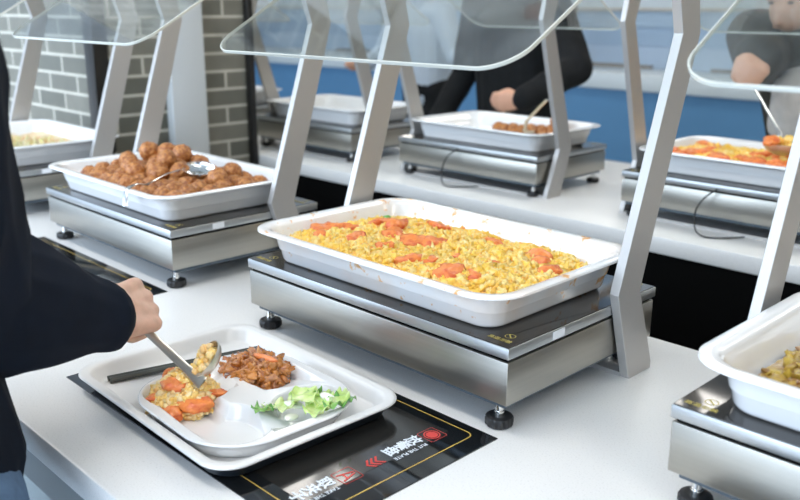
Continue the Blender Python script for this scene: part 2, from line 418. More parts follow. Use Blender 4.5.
# ------------------------------------------------------------------ sensor panels in the near counter
def make_panel():
    t = thing('tray_sensor_panel', '', 'sensor panel', (0, 0, 0))
    x0, x1, y0, y1 = -.012, .594, -.3444, -.0107
    obj('glass', box((x0, y0, -.004), (x1, y1, .0015), .0006), BLACKGLASS, t)
    obj('display_window', rr_plate(.39, -.300, .535, -.045, .004, .0017), plain('smoky display window', (.022, .021, .019), .16, coat=.4), t, 0)
    obj('border_line', ring_line(rrect(.02, -.318, .566, -.027, .012, 6, 0), rrect(.0213, -.3167, .5647, -.0283, .011, 6, 0), .0019), GOLD, t, 0)
    z = .0021
    for ch, y in (('放', -.099), ('餐', -.1205), ('盘', -.142), ('取', -.254), ('夹', -.2755), ('子', -.297)):
        bold_text('printed_character', ch, .0225, (.5185, y, z), 0, WHITEP, t, .0007)
    bold_text('printed_words', 'PUT THE PLATE', .0085, (.5375, -.1225, z), -PI/2, WHITEP, t, .0002)
    bold_text('printed_words', 'TAKE THE CLIP', .0085, (.5375, -.2765, z), -PI/2, WHITEP, t, .0002)
    mb = MB()
    cx, cy = .525, -.069
    n = 28
    circ = lambda r, cx=cx, cy=cy: [(cx+r*math.cos(2*PI*i/n), cy+r*math.sin(2*PI*i/n)) for i in range(n)]
    mb.add([(p[0], p[1], z) for p in circ(.0085)], [tuple(range(n))]); mb.add(*ring_line(circ(.012), circ(.0098), z))
    obj('red_circle', mb.vf(), REDP, t, 0)
    for cxx, cyy in ((.525, -.069), (.524, -.2225)):
        mb = MB(); mb.add(*ring_line(rrect(cxx-.0155, cyy-.0155, cxx+.0155, cyy+.0155, .003, 3, 0), rrect(cxx-.0147, cyy-.0147, cxx+.0147, cyy+.0147, .0025, 3, 0), z)); obj('red_square', mb.vf(), REDP, t, 0)
    for k in range(3):   # chevrons pointing to the customer
        mb = MB()
        yy = -.163-k*.0075
        mb.add([(.514, yy, z), (.524, yy-.008, z), (.534, yy, z), (.534, yy-.004, z), (.524, yy-.012, z), (.514, yy-.004, z)], [(0, 1, 4, 5), (1, 2, 3, 4)]); obj('red_chevron', mb.vf(), REDP, t, 0)
    # tongs mark
    mb = MB()
    mb.add([(.5235, -.2105, z), (.5175, -.234, z), (.5145, -.234, z), (.5215, -.2105, z)], [(0, 1, 2, 3)][::1])
    mb.add([(.5245, -.2105, z), (.5265, -.2105, z), (.5335, -.234, z), (.5305, -.234, z)], [(0, 1, 2, 3)])
    mb.add([(.5195, -.2245, z), (.5285, -.2245, z), (.5285, -.227, z), (.5195, -.227, z)], [(0, 1, 2, 3)])
    obj('red_tongs_mark', mb.vf(), REDP, t, 0)
    return t
def rr_plate(x0, y0, x1, y1, r, z):
    p = rrect(x0, y0, x1, y1, r, 4, z); return p, [tuple(range(len(p)))]
panel = make_panel()
panel['label'] = 'black glass sensor panel with gold outline and white lettering under the tray'
for dx, lb in ((-.873, 'black glass sensor panel in the worktop in front of the meatball pan'), (-1.746, 'black glass sensor panel in front of the shredded vegetable pan'), (.873, 'black glass sensor panel in front of the cut off pan at the near end')):
    c = copy_tree(panel); c.location.x = dx; c['label'] = lb
    if dx > .5: c.location.x = .86

# ------------------------------------------------------------------ scales
L, W = .598, .383
def make_scale():
    t = thing('weighing_scale', '', 'weighing scale')
    fr = obj('platform_frame', box((0, 0, .1128), (L, W, .1290), .0012), STEEL_FRAME, t)
    g = obj('glass_top', box((.0015, .0015, .1288), (L-.0015, W-.0015, .1302), .0005), PLATFORM, t)
    obj('shadow_gap', box((.006, .006, .1070), (L-.006, W-.006, .1128)), BLACKPANEL, t)
    obj('body', box((.002, .002, .0439), (L-.002, W-.002, .1076), .0012), STEEL, t)
    obj('base_plate', box((.012, .012, .034), (L-.012, W-.012, .0442), .001), UNDER, t)
    for x in (.03, L-.03):
        for y in (.0235, W-.03):
            n = 48; rings = []
            for r, z in ((.0165, 0), (.0195, .002), (.0205, .004), (.0205, .012), (.019, .0145), (.0135, .0165), (.012, .0165)):
                rings.append([(x+(r*(1 if (i//2) % 2 or r < .0194 else .93))*math.cos(2*PI*i/n), y+(r*(1 if (i//2) % 2 or r < .0194 else .93))*math.sin(2*PI*i/n), z) for i in range(n)])
            f = obj('leveling_foot', loft(rings, True, True), BLACKRUB, t, 30)
            obj('stem', lathe([(.0075, .0162), (.0075, .0225), (.006, .0225), (.006, .0345)], 12, (x, y, 0)), CHROME, f)
    obj('sticker', box((L, .100, .1148), (L+.0006, .128, .1268)), STICK, t)
    # yellow warning print at the corners
    for k, (bx, by, mat) in enumerate(((.028, .016, YELLOW), (L-.031, .019, YELLOW), (L-.031, W-.030, YELLOW))):
        z = .1304
        bold_text('warning_print', '高温勿触', .0100, (bx, by, z), 0, mat, t, .0002)
        mb = MB(); n = 28; cx, cy = bx+.004, by+.0185
        c1 = [(cx+.0080*math.cos(2*PI*i/n), cy+.0080*math.sin(2*PI*i/n)) for i in range(n)]
        c2 = [(cx+.0068*math.cos(2*PI*i/n), cy+.0068*math.sin(2*PI*i/n)) for i in range(n)]
        mb.add(*ring_line(c1, c2, z))
        d = .0055; w = .0008
        mb.add([(cx-d-w, cy+d-w, z), (cx+d-w, cy-d-w, z), (cx+d+w, cy-d+w, z), (cx-d+w, cy+d+w, z)], [(0, 1, 2, 3)])
        obj('warning_symbol', mb.vf(), mat, t, 0)
    return t
def make_guard():
    t = thing('sneeze_guard', '', 'sneeze guard')
    pr = [(.292, .0), (.357, .0), (.357, .012), (.304, .147), (.421, .531), (.405, .60), (.372, .706), (.318, .674), (.352, .578), (.367, .530), (.241, .150), (.286, .012)]
    for x0 in (-.025, .5985):
        p = obj('post', prism(pr, 0, x0, x0+.0155), STEEL_POST, t, 20)
        bv = p.modifiers.new('b', 'BEVEL'); bv.width = .001; bv.segments = 2; bv.limit_method = 'ANGLE'
    obj('base_bar', box((-.0095, .290, .0), (.5985, .355, .007)), STEEL_POST, t)
    # glass pane: rounded rectangle on the sloping plane
    def Pt(x, s, h):   # s runs up the slope
        ca, sa = math.cos(math.radians(30.1)), math.sin(math.radians(30.1))
        return (x, -.048+s*ca-h*sa, .494+s*sa+h*ca)
    n = 10
    outl = rrect(-.012, 0, .619, .47, .055, n, 0)
    k = len(outl)
    v = [Pt(p[0], p[1], 0) for p in outl]+[Pt(p[0], p[1], .0045) for p in outl]
    inn = [(min(max(p[0], -.0114), .6184), p[1]) for p in outl]
    obj('glass_panel', (v, [tuple(range(k-1, -1, -1)), tuple(range(k, 2*k))]), GLASS, t, 0)
    mb = MB(); o2 = rrect(-.0123, -.0003, .6193, .4703, .055, n, 0); i2 = rrect(-.0105, .0015, .6175, .4685, .0535, n, 0)
    vv = [Pt(p[0], p[1], 0) for p in o2]+[Pt(p[0], p[1], .0045) for p in o2]+[Pt(p[0], p[1], .0048) for p in i2]+[Pt(p[0], p[1], -.0003) for p in i2]
    mb.add(vv, [(a*k+i, a*k+(i+1) % k, b*k+(i+1) % k, b*k+i) for a, b in ((0, 1), (1, 2), (3, 0)) for i in range(k)])
    obj('polished_edge', mb.vf(), GLASSEDGE, t, 40)
    for x in (-.017, .606):
        q = Pt(x, .39, 0); q2 = Pt(x, .39, .012)
        obj('clamp', capsule((q[0], q[1]+.004, q[2]-.008), q2, .012, .012), CHROME, t)
    return t
def pan_mesh(mat):
    x0, y0, x1, y1 = .008, -.0116, .584, .370
    P = [(.052, .1303), (.0455, .1306), (.0420, .1330), (.0395, .137), (.0355, .1545), (.0345, .1560), (.0335, .1560), (.0285, .176), (.023, .184), (.014, .1865), (.003, .1868), (.0, .1885), (.0006, .1915), (.004, .1928), (.014, .1926), (.0215, .1905), (.026, .184), (.034, .160), (.042, .142), (.050, .1365), (.062, .1355)]
    rings = []
    for ins, z in P:
        rings.append(rrect(x0+ins, y0+ins, x1-ins, y1-ins, max(.062-ins*.75, .03), 10, z))
    return loft(rings, True, True)
scale0 = make_scale(); guard0 = make_guard()
pan_white = None
PANV = pan_mesh(None)
pan0 = obj('food_pan', PANV, CERAMIC, None, 40)
near = [(-1.731, 'shredded vegetable'), (-.8683, 'meatball'), (0, 'tomato and egg'), (.8297, 'chopped vegetable')]
far = [(-2.63, 'plain beige'), (-1.743, 'empty stained'), (-.893, 'nearly emptied meatball'), (-.004, 'bright tomato and egg')]
nm = {'shredded vegetable': 'shredded vegetable pan near the brick pillar', 'meatball': 'pan heaped with meatballs', 'tomato and egg': 'large central pan of tomato and scrambled egg', 'chopped vegetable': 'cut off pan of chopped brown vegetables',
      'plain beige': 'outermost far pan beside the black post', 'empty stained': 'emptied pan on the far counter', 'nearly emptied meatball': 'far counter pan with a few meatballs left', 'bright tomato and egg': 'far counter pan of tomato and egg'}
first = True
for row, lst in (('near', near), ('far', far)):
    for x, k in lst:
        if first: s, g, p = scale0, guard0, pan0; first = False
        else: s, g, p = copy_tree(scale0), copy_tree(guard0), pan0.copy(); 
        if p is not pan0: C.objects.link(p)
        y = 0 if row == 'near' else 1.635
        if k == 'chopped vegetable': y = .007
        if row == 'near': loc = (x, y, 0); rz = 0
        else: loc = (x+L+.006, y, 0); rz = PI
        for o in (s, g, p): o.location = loc; o.rotation_euler = (0, 0, rz)
        s['label'] = 'steel weighing scale under the '+nm[k]; g['label'] = 'steel and glass sneeze guard over the '+nm[k]
        tag(p, {'shredded vegetable': 'white ceramic pan of shredded vegetables nearest the brick pillar on the near counter',
                'meatball': 'white ceramic pan heaped with browned meatballs', 'tomato and egg': 'large white ceramic pan of tomato and egg with sauce stains on its rim',
                'chopped vegetable': 'white ceramic pan holding chopped brown vegetables, cut off at the near end', 'plain beige': 'small looking white pan furthest along the far counter by the black post',
                'empty stained': 'emptied white pan with faint sauce stains on the far counter', 'nearly emptied meatball': 'white pan with only a few meatballs left, on the far counter',
                'bright tomato and egg': 'white pan of tomato and egg on the far counter'}[k], 'food pan', 'white ceramic food pans')
        s['group'] = 'weighing scales under the pans'; g['group'] = 'sneeze guards over the pans'
        if k == 'tomato and egg': p.data = p.data.copy(); p.data.materials[0] = STAIN
        if k in ('nearly emptied meatball', 'empty stained', 'bright tomato and egg'):
            f = obj('sauce_film', loft([rrect(.045, .0255, .547, .333, .035, 8, .1366), rrect(.0445, .025, .5475, .3335, .035, 8, .1385)], False, False) if False else rr_plate(.066, .046, .526, .312, .03, .1362), CREAM, p, 0)
            # cable hanging from the scale to the worktop (far side shown to the viewer)
            if row == 'far' and k != 'empty stained':
                cx = .318
                pts = [(cx, W+.002, .118), (cx, W+.010, .116), (cx+.02, W+.028, .095), (cx+.035, W+.036, .06), (cx+.025, W+.05, .018), (cx-.005, W+.06, .004), (cx-.05, W+.035, .004), (cx-.08, W-.01, .004)]
                # smooth
                def cr(pts, n=8):
                    P = [Vector(q) for q in pts]; P = [P[0]*2-P[1]]+P+[P[-1]*2-P[-2]]; out = []
                    for i in range(1, len(P)-2):
                        for j in range(n):
                            u = j/n; a, b, c, d = P[i-1:i+3]
                            out.append(.5*((2*b)+(-a+c)*u+(2*a-5*b+4*c-d)*u*u+(-a+3*b-3*c+d)*u**3))
                    return out+[P[-2]]
                obj('cable', tube(cr(pts), .0022, 6), BLACKRUB, s)
bpy.data.objects['food_pan'].name = 'food_pan'

# ------------------------------------------------------------------ foods
EGG = food('scrambled egg', [(.2, (.97, .82, .42)), (.36, (.96, .66, .12)), (.50, (.94, .54, .04)), (.60, (.97, .76, .32)), (.70, (.93, .52, .06)), (.80, (.88, .28, .07))], .42, 75, .5, 300, .15, .55)
EGGP = food('egg on plate', [(.15, (.95, .74, .32)), (.4, (.92, .56, .10)), (.6, (.95, .78, .44)), (.85, (.84, .40, .05))], .35, 130, .5, 260, .3, .4)
TOM = food('tomato flesh', [(.2, (.66, .06, .015)), (.42, (.82, .17, .035)), (.6, (.86, .27, .06)), (.8, (.58, .03, .008))], .38, 70, .35, 140, .15, .65, .03)
MEAT = food('meatball crust', [(.32, (.06, .012, .003)), (.44, (.22, .055, .010)), (.56, (.36, .11, .02)), (.7, (.60, .26, .07))], .38, 3.2, 1.0, 9, .25, .75)
PORK = food('braised pork', [(.15, (.16, .035, .008)), (.35, (.42, .13, .02)), (.55, (.60, .23, .035)), (.75, (.48, .20, .08)), (.9, (.72, .36, .06))], .22, 120, .6, 200, .8, .45)
VEG = food('chopped brown vegetables', [(.12, (.42, .24, .03)), (.4, (.55, .38, .05)), (.6, (.30, .15, .03)), (.78, (.16, .02, .012)), (.9, (.62, .46, .12))], .3, 90, .5, 200, .6, .35)
SHRED = food('shredded vegetables', [(.1, (.70, .66, .25)), (.35, (.86, .78, .58)), (.55, (.62, .66, .20)), (.75, (.85, .60, .32)), (.9, (.70, .16, .04))], .35, 60, .3, 200, .4, .3)
def leafmat(name, c0, c1, c2):
    return food(name, [(.25, c0), (.5, c1), (.75, c2)], .28, 45, .4, 120, .6, .8, .1)
LEAF = leafmat('pale cabbage leaf', (.26, .48, .06), (.52, .70, .20), (.80, .86, .55))
LEAFD = leafmat('dark cabbage leaf', (.05, .22, .03), (.12, .36, .05), (.30, .52, .12))
STEMM = leafmat('white cabbage stem', (.80, .83, .74), (.86, .88, .80), (.78, .86, .62))
CARROT = food('carrot strip', [(.2, (.80, .16, .03)), (.6, (.86, .26, .06)), (.9, (.72, .10, .02))], .2, 40, .2, 100, .7, .7)

def heap(n, dom, zf, r0, r1, mb, scale=(1.3, 1, .7), sub=1, amp=.35, zj=.003, lat=1):
    x0, x1, y0, y1 = dom; k = 0
    while k < n:
        x, y = rnd.uniform(x0, x1), rnd.uniform(y0, y1); z = zf(x, y)
        if z is None: continue
        r = rnd.uniform(r0, r1)
        mb.add(*lump((x, y, z+rnd.uniform(-zj, zj)), r, sub, amp, 1.6, scale)); k += 1
def surf(dom, zf, mb, n=60, zb=None):
    """closed bed of the heap: upper sheet with a skirt down to zb"""
    x0, x1, y0, y1 = dom; g = []
    v = []; idx = {}
    for i in range(n+1):
        for j in range(n+1):
            x = x0+(x1-x0)*i/n; y = y0+(y1-y0)*j/n; z = zf(x, y)
            if z is None: continue
            idx[i, j] = len(v); v.append((x, y, z+.002*noise.noise(Vector((x*90, y*90, 0)))))
    f = []
    for i in range(n):
        for j in range(n):
            q = [(i, j), (i+1, j), (i+1, j+1), (i, j+1)]
            if all(a in idx for a in q): f.append(tuple(idx[a] for a in q))
    mb.add(v, f)
def inside_rr(x, y, x0, y0, x1, y1, r):
    dx = max(x0+r-x, x-(x1-r), 0); dy = max(y0+r-y, y-(y1-r), 0)
    if x < x0 or x > x1 or y < y0 or y > y1: return -1
    d = math.hypot(dx, dy)
    if d > r: return -1
    return min(x-x0, x1-x, y-y0, y1-y, r-d if dx > 0 and dy > 0 else 9)

def pan_ok(x, y, z):
    """true where height z at (x, y) lies inside the pan's inner wall"""
    d = inside_rr(x, y, .034, .0144, .558, .344, .038)
    if d < 0: return False
    i = d+.026
    wall = .184 if i < .026 else (.160+3*(.034-i) if i < .034 else (.142+2.25*(.042-i) if i < .042 else .137))
    return z > wall+.001
# main pan: scrambled egg with tomato
def z_main(x, y):
    # lower towards the back and the near end, heaped along the middle
    back = max(0, (y-.19)/.15); end = max(0, (x-.44)/.11); le = max(0, (.14-x)/.10)
    z = .176 + .006*noise.noise(Vector((x*16, y*16, 1))) - .016*min(1, back)**1.5 - .020*min(1, end)**1.5 - .012*min(1, le)
    if y < .06: z -= .10*(.06-y)
    return z if pan_ok(x, y, z) else None
mb = MB(); surf((.03, .562, .01, .348), z_main, mb, 110)
def margin(zf, m):
    return lambda x, y: zf(x, y) if all(zf(x+a*m, y+b*m) for a, b in ((1, 0), (-1, 0), (0, 1), (0, -1), (.7, .7), (-.7, .7), (.7, -.7), (-.7, -.7))) else None
zin = margin(z_main, .007); zin2 = margin(z_main, .013)
heap(3000, (.035, .555, .016, .342), zin, .002, .0042, mb, (1.3, 1, .8), 1, .6, .004)
heap(3000, (.035, .555, .016, .342), zin2, .0042, .0085, mb, (1.2, 1, .7), 2, 1.1, .003)
heap(500, (.06, .52, .04, .32), zin2, .006, .010, mb, (1.4, 1, .5), 2, .6, .001)
o = obj('scrambled_egg', mb.vf(), EGG, None, 180); tag(o, 'yellow scrambled egg curds filling the large central pan', 'scrambled egg', kind='stuff')
def wedge(name, c, r, seed, mat=TOM, scale=(1.25, .8, .55), sub=3, rot=None):
    vf = lump((0, 0, 0), r, sub, .5, 1.5, scale, rot if rot is not None else Matrix.Rotation(rnd.uniform(0, 6.28), 3, 'Z')@Matrix.Rotation(rnd.uniform(-.5, .5), 3, 'X'), seed)
    o = obj(name, vf, mat, None, 180); o.location = c; return o
# tomato chunks, laid out after the photograph (pan coordinates)
toms = [(.062, .120, .022, 'red tomato chunk against the far end wall of the large central pan'),
        (.085, .150, .024, 'orange tomato chunk one step in from the far end wall of the central pan'),
        (.115, .080, .015, 'small deep red tomato chunk by the front rim, far end of central pan'),
        (.120, .215, .020, 'tomato chunk at the far corner of the large central pan by the green scrap'),
        (.170, .200, .026, 'broad tomato chunk lying on the egg near the pan end'),
        (.205, .170, .024, 'broad tomato chunk on the crest of the egg, beside the far end'),
        (.180, .100, .018, 'pale tomato chunk low against the front rim, far half of the central pan'),
        (.215, .275, .020, 'tomato chunk close to the back wall, far half of the central pan'),
        (.245, .110, .015, 'small tomato chunk between the front rim and the middle tomato slabs'),
        (.262, .165, .023, 'upright red tomato slab in the very middle of the central pan'),
        (.290, .180, .023, 'orange tomato slab right beside the upright middle slab'),
        (.330, .290, .018, 'tomato chunk near the back wall in the middle of the central pan'),
        (.345, .277, .014, 'small tomato chunk touching the one at the middle of the back wall'),
        (.330, .080, .017, 'tomato chunk pressed to the front rim left of the near corner'),
        (.355, .105, .016, 'tomato chunk in the egg just behind the front rim cluster'),
        (.370, .150, .012, 'small tomato scrap in the egg on the near half'),
        (.425, .075, .021, 'glossy tomato chunk at the near front corner of the central pan'),
        (.455, .090, .014, 'small tomato chunk next to the glossy one at the near front corner'),
        (.425, .165, .012, 'thin tomato sliver in the egg towards the near end'),
        (.452, .255, .019, 'bright red tomato chunk, left one of the pair by the near back corner'),
        (.472, .238, .016, 'bright red tomato chunk, right one of the pair by the near back corner'),
        (.505, .215, .017, 'red tomato chunk lying on the bare edge at the near end wall')]
for i, (x, y, r, lb) in enumerate(toms):
    z = z_main(x, y) or .16
    o = wedge('tomato_chunk', (x, y, z+r*.06), r*1.15, i, scale=(1.2, .85, .6)); tag(o, lb, 'tomato', 'tomato chunks in the large central pan')
o = wedge('scallion_scrap', (.096, .256, .178), .006, 3, LEAFD, (1.2, .35, 1)); tag(o, 'dark green scallion scrap stuck on the back wall of the central pan', 'scallion')

# meatballs
MX = -.8683
balls = []
mesh_v = []
for k in range(5):
    v, f = ICO[4]; seed = k*7.3; out = []
    for p in v:
        q = p*1.6+Vector((seed, seed, 0)); d = 1+.10*noise.noise(q)+.10*noise.noise(q*3)+.08*noise.noise(q*7)
        out.append(p*d)
    me = bpy.data.meshes.new('meatball'); me.from_pydata(out, [], f); me.materials.append(MEAT); me.shade_smooth(); mesh_v.append(me)
spots = []
def addball(x, y, z, r): spots.append((x, y, z, r))
r0 = .0235
for iy, y in enumerate((.062, .108, .154, .200, .246, .292)):
    for ix in range(10):
        x = .078+ix*.0485+(.023 if iy % 2 else 0)+rnd.uniform(-.004, .004)
        if x > .53: continue
        if ix < 1 and iy < 1: continue
        addball(x, y+rnd.uniform(-.004, .004), .169+rnd.uniform(-.003, .004), r0*rnd.uniform(.93, 1.05))
for x, y in ((.13, .16), (.185, .21), (.20, .13), (.25, .17), (.30, .20), (.245, .255), (.30, .26), (.33, .13), (.355, .235), (.36, .17), (.19, .265), (.27, .105), (.47, .20), (.43, .265)):
    addball(x, y, .193+rnd.uniform(-.002, .003), r0*rnd.uniform(.98, 1.1))
for x, y in ((.215, .225), (.268, .232), (.312, .165), (.165, .20)):
    addball(x, y, .218, r0*1.04)
col = lambda x: ('far end', 'far third', 'middle', 'near third', 'near end')[min(4, int(x/.12))]
rowy = lambda y: 'front rim' if y < .13 else ('centre line' if y < .21 else 'back rim')
for i, (x, y, z, r) in enumerate(spots):
    o = bpy.data.objects.new('meatball', mesh_v[i % 5]); C.objects.link(o)
    o.location = (MX+x, y, z); o.scale = (r, r, r*.93); o.rotation_euler = (rnd.uniform(0, 6), rnd.uniform(0, 6), rnd.uniform(0, 6))
    lay = 'on top of the pile' if z > .21 else ('in the raised second layer' if z > .18 else 'in the bottom layer')
    tag(o, f'browned meatball {lay}, {col(x)} of its pan, towards the {rowy(y)}', 'meatball', 'meatballs in the heaped pan')
# meatball spoon
t = thing('serving_spoon', 'polished serving spoon lying among the meatballs with its handle hooked over the rim', 'spoon', (MX+.408, .190, .203))
bc = Vector((-.0, -.0, .004))
def spoonbowl(r, depth, thick, n=24, m=7):
    rings = []
    for i in range(m+1):
        a = PI/2*i/m; rings.append([(r*math.sin(a)*math.cos(2*PI*k/n), .8*r*math.sin(a)*math.sin(2*PI*k/n), -depth*math.cos(a)) for k in range(n)] if i else [(1e-4*math.cos(2*PI*k/n), 1e-4*math.sin(2*PI*k/n), -depth) for k in range(n)])
    inner = []
    for i in range(m, -1, -1):
        a = PI/2*i/m; rr_ = max(r-thick, 1e-3)
        inner.append([((rr_*math.sin(a)+1e-4)*math.cos(2*PI*k/n), .8*(rr_*math.sin(a)+1e-4)*math.sin(2*PI*k/n), -(depth-thick)*math.cos(a)) for k in range(n)])
    return loft(rings+inner, False, False)
b = obj('bowl', spoonbowl(.040, .016, .0012), CHROME, t, 60); b.location = (0, .0, .006); b.rotation_euler = (.30, .12, .4)
hl = lambda *a: [Vector(p) for p in a]
obj('handle', tube([(-.030, -.012, .014), (-.06, -.05, .012), (.0595-.0, -.170, .007)][:0] or [(-.030, -.018, .004), (-.03, -.07, -.004), (.013, -.14, -.012), (.026, -.170, -.004), (.034, -.1925, -.007), (.042, -.2055, -.020), (.050, -.2125, -.042)], [.003, .0035, .004, .0045, .006, .0065, .006], 8, .45), CHROME, t, 60)

# shredded vegetables at the pillar end
def z_shred(x, y):
    z = .153+.008*noise.noise(Vector((x*14, y*14, 3)))-.02*max(0, (x-.4)/.15)
    return z if pan_ok(x, y, z) else None
mb = MB(); surf((.03, .562, .01, .348), z_shred, mb, 60)
for k in range(420):
    x, y = rnd.triangular(.07, .50, .3), rnd.triangular(.05, .31, .18); z = z_shred(x, y)
    if z is None: continue
    a = rnd.uniform(0, 6.28); l = rnd.uniform(.012, .03); dz = rnd.uniform(0, .012)
    mb.add(*tube([(x, y, z), (x+l*.5*math.cos(a), y+l*.5*math.sin(a), z+dz), (x+l*math.cos(a+.5), y+l*math.sin(a+.5), z+dz*.3)], rnd.uniform(.0014, .0026), 5, .6))
o = obj('shredded_vegetables', mb.vf(), SHRED, None, 60); o.location = (-1.731, 0, 0)
tag(o, 'green and orange shredded vegetables in the pan nearest the brick pillar', 'shredded vegetables', kind='stuff')

# chopped brown vegetables, cut off pan
def z_chop(x, y):
    e = max(0, (.13-x)/.085)
    z = .172+.006*noise.noise(Vector((x*18, y*18, 5)))-.024*min(1, e)
    return z if pan_ok(x, y, z) else None
mb = MB(); surf((.03, .562, .01, .348), z_chop, mb, 70)
heap(1500, (.05, .54, .03, .33), margin(z_chop, .013), .0035, .0085, mb, (1.6, 1, .6), 1, .5, .003)
o = obj('chopped_vegetables', mb.vf(), VEG, None, 60); o.location = (.8297, .007, 0)
tag(o, 'chopped olive brown vegetables with dark red bits in the cut off near pan', 'chopped vegetables', kind='stuff')

# far tomato and egg
def z_far(x, y):
    z = .172+.006*noise.noise(Vector((x*16, y*16, 9)))
    return z if pan_ok(x, y, z) else None
mb = MB(); surf((.03, .562, .01, .348), z_far, mb, 60)
heap(1100, (.05, .54, .03, .33), margin(z_far, .015), .006, .011, mb, (1.35, 1, .7), 1, .5, .003)
o = obj('scrambled_egg', mb.vf(), EGG, None, 180); o.location = (-.004+L+.006, 1.635, 0); o.rotation_euler = (0, 0, PI)
tag(o, 'yellow scrambled egg in the far counter pan behind the tall post', 'scrambled egg', kind='stuff')
gridlab = lambda x, y: f"{('pillar end', 'first third', 'middle', 'last third')[min(3, int(x/.15))]}, {('customer side', 'centre', 'service side')[min(2, int(y/.13))]}"
for i in range(34):
    x, y = rnd.uniform(.07, .53), rnd.uniform(.05, .31); z = z_far(x, y) or .17
    o = wedge('tomato_chunk', (-.004+x, 1.635-y, z+.006), rnd.uniform(.016, .024), i+40, sub=2)
    tag(o, 'blurred red tomato chunk among the egg in the far counter pan', 'tomato', 'tomato chunks in the far counter pan')

# last meatballs in the far pan
for i, (x, y, z) in enumerate(((-.640, 1.52, .160), (-.612, 1.515, .158), (-.582, 1.525, .160), (-.548, 1.53, .158), (-.520, 1.545, .162), (-.49, 1.56, .160), (-.46, 1.575, .162), (-.44, 1.545, .160), (-.425, 1.58, .165), (-.445, 1.59, .198), (-.405, 1.555, .165), (-.50, 1.52, .158), (-.46, 1.53, .160), (-.415, 1.53, .160), (-.43, 1.565, .20))):
    o = bpy.data.objects.new('meatball', mesh_v[i % 5]); C.objects.link(o); r = .0225
    o.location = (x, y-.02, z); o.scale = (r, r, r); o.rotation_euler = (i, i*2, i*3)
    tag(o, 'one of the last blurred meatballs in the nearly emptied far pan', 'meatball', 'last meatballs in the far pan')
t = thing('serving_spoon', 'steel spoon leaning out of the nearly emptied far pan', 'spoon', (-.50, 1.49, .17))
obj('bowl', [p for p in spoonbowl(.03, .015, .0015)], CHROME, t, 60)
obj('handle', tube([(0.0, -.025, 0), (.03, -.06, .035), (.105, -.10, .085), (.16, -.13, .12)], .006, 8, .5), CHROME, t, 60)

# ------------------------------------------------------------------ tray, plate, chopsticks
t = thing('meal_tray', 'white rectangular meal tray with rounded corners on the black sensor panel', 'tray', (.2435, -.2015, .0016), math.radians(-1.3))
a, b = .2145, .158
prof = [(.034, .0135), (.030, .008), (.0265, .0065), (.0245, .0078), (.018, .021), (.0155, .0262), (.0125, .0278), (.0035, .0285), (.0006, .0275), (0, .0255), (.0012, .0240), (.004, .0240)]
obj('tray_top', (lambda r: loft(r, True, False))([rrect(-a+i, -b+i, a-i, b-i, .045-i*.5, 10, z) for i, z in [(.034, .0062), (.030, .0062), (.0262, .0072), (.0245, .0095), (.018, .0215), (.0155, .0262), (.0125, .0278), (.0035, .0285), (.0006, .0275), (0, .0255), (.0012, .0240)]]), TRAYM, t, 60)
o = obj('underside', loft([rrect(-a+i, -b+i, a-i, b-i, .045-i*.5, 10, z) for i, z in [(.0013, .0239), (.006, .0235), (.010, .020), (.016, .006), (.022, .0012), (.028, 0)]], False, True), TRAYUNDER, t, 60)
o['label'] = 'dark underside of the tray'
# plate
PC = (.2965, -.2170)
cosr, sinr = math.cos(math.radians(-2)), math.sin(math.radians(-2))
comps = [(-.128, -.114, -.013, .008, .050), (-.128, .022, .018, .114, .046), (.001, -.114, .127, -.015, .048), (.033, .001, .127, .110, .044)]
def sd_rr(x, y, c):
    x0, y0, x1, y1, r = c; cx, cy = (x0+x1)/2, (y0+y1)/2; hx, hy = (x1-x0)/2-r, (y1-y0)/2-r
    dx, dy = abs(x-cx)-hx, abs(y-cy)-hy
    return math.hypot(max(dx, 0), max(dy, 0))+min(max(dx, dy), 0)-r
def plate_z(x, y):
    d = min(sd_rr(x, y, c) for c in comps)
    s = min(1, max(0, -d/.0115)); s = s*s*(3-2*s)
    return .0275-.0225*s
def platepts(t_, n=360):
    r = .088
    return rrect(-.140*t_, -.127*t_, .140*t_, .127*t_, r*t_, n//4-1, 0)
rings = [[(p[0]*1e-3, p[1]*1e-3, plate_z(0, 0)) for p in platepts(1)]]
K = 130
for k in range(1, K+1):
    u = k/K; rings.append([(p[0], p[1], plate_z(p[0], p[1]) if u < .985 else .0275) for p in platepts(u)])
rings[-1] = [(p[0], p[1], .0268) for p in platepts(1.0)]
for u, z in ((1.004, .0255), (1.0, .0242), (.975, .0225), (.93, .012), (.90, .003), (.87, 0), (.5, 0)): rings.append([(p[0], p[1], z) for p in platepts(u)])
o = obj('divided_plate', loft(rings, False, True), MELA, None, 180); o.location = (PC[0], PC[1], .0080); o.rotation_euler = (0, 0, math.radians(-2))
tag(o, 'white four compartment plate set on the tray', 'plate')
def pw(x, y, z=0): return (PC[0]+x*cosr-y*sinr, PC[1]+x*sinr+y*cosr, .008+z)
# chopsticks
for k, (dx, lb) in enumerate(((0, 'dark chopstick on the tray, the one nearer the plate'), (-.0085, 'dark chopstick on the tray, the one nearer the tray edge'))):
    p0 = Vector((.074+dx, -.312, .0130)); p1 = Vector((.140+dx*.8, -.078, .0175))
    o = obj('chopstick', tube([p0, p0.lerp(p1, .5), p1], [.0046, .0042, .0034], 8), plain('dark grey chopstick', (.045, .05, .042), .35, coat=.3) if k == 0 else MAT['dark grey chopstick'], None, 60)
    tag(o, lb, 'chopstick', 'pair of chopsticks on the tray')

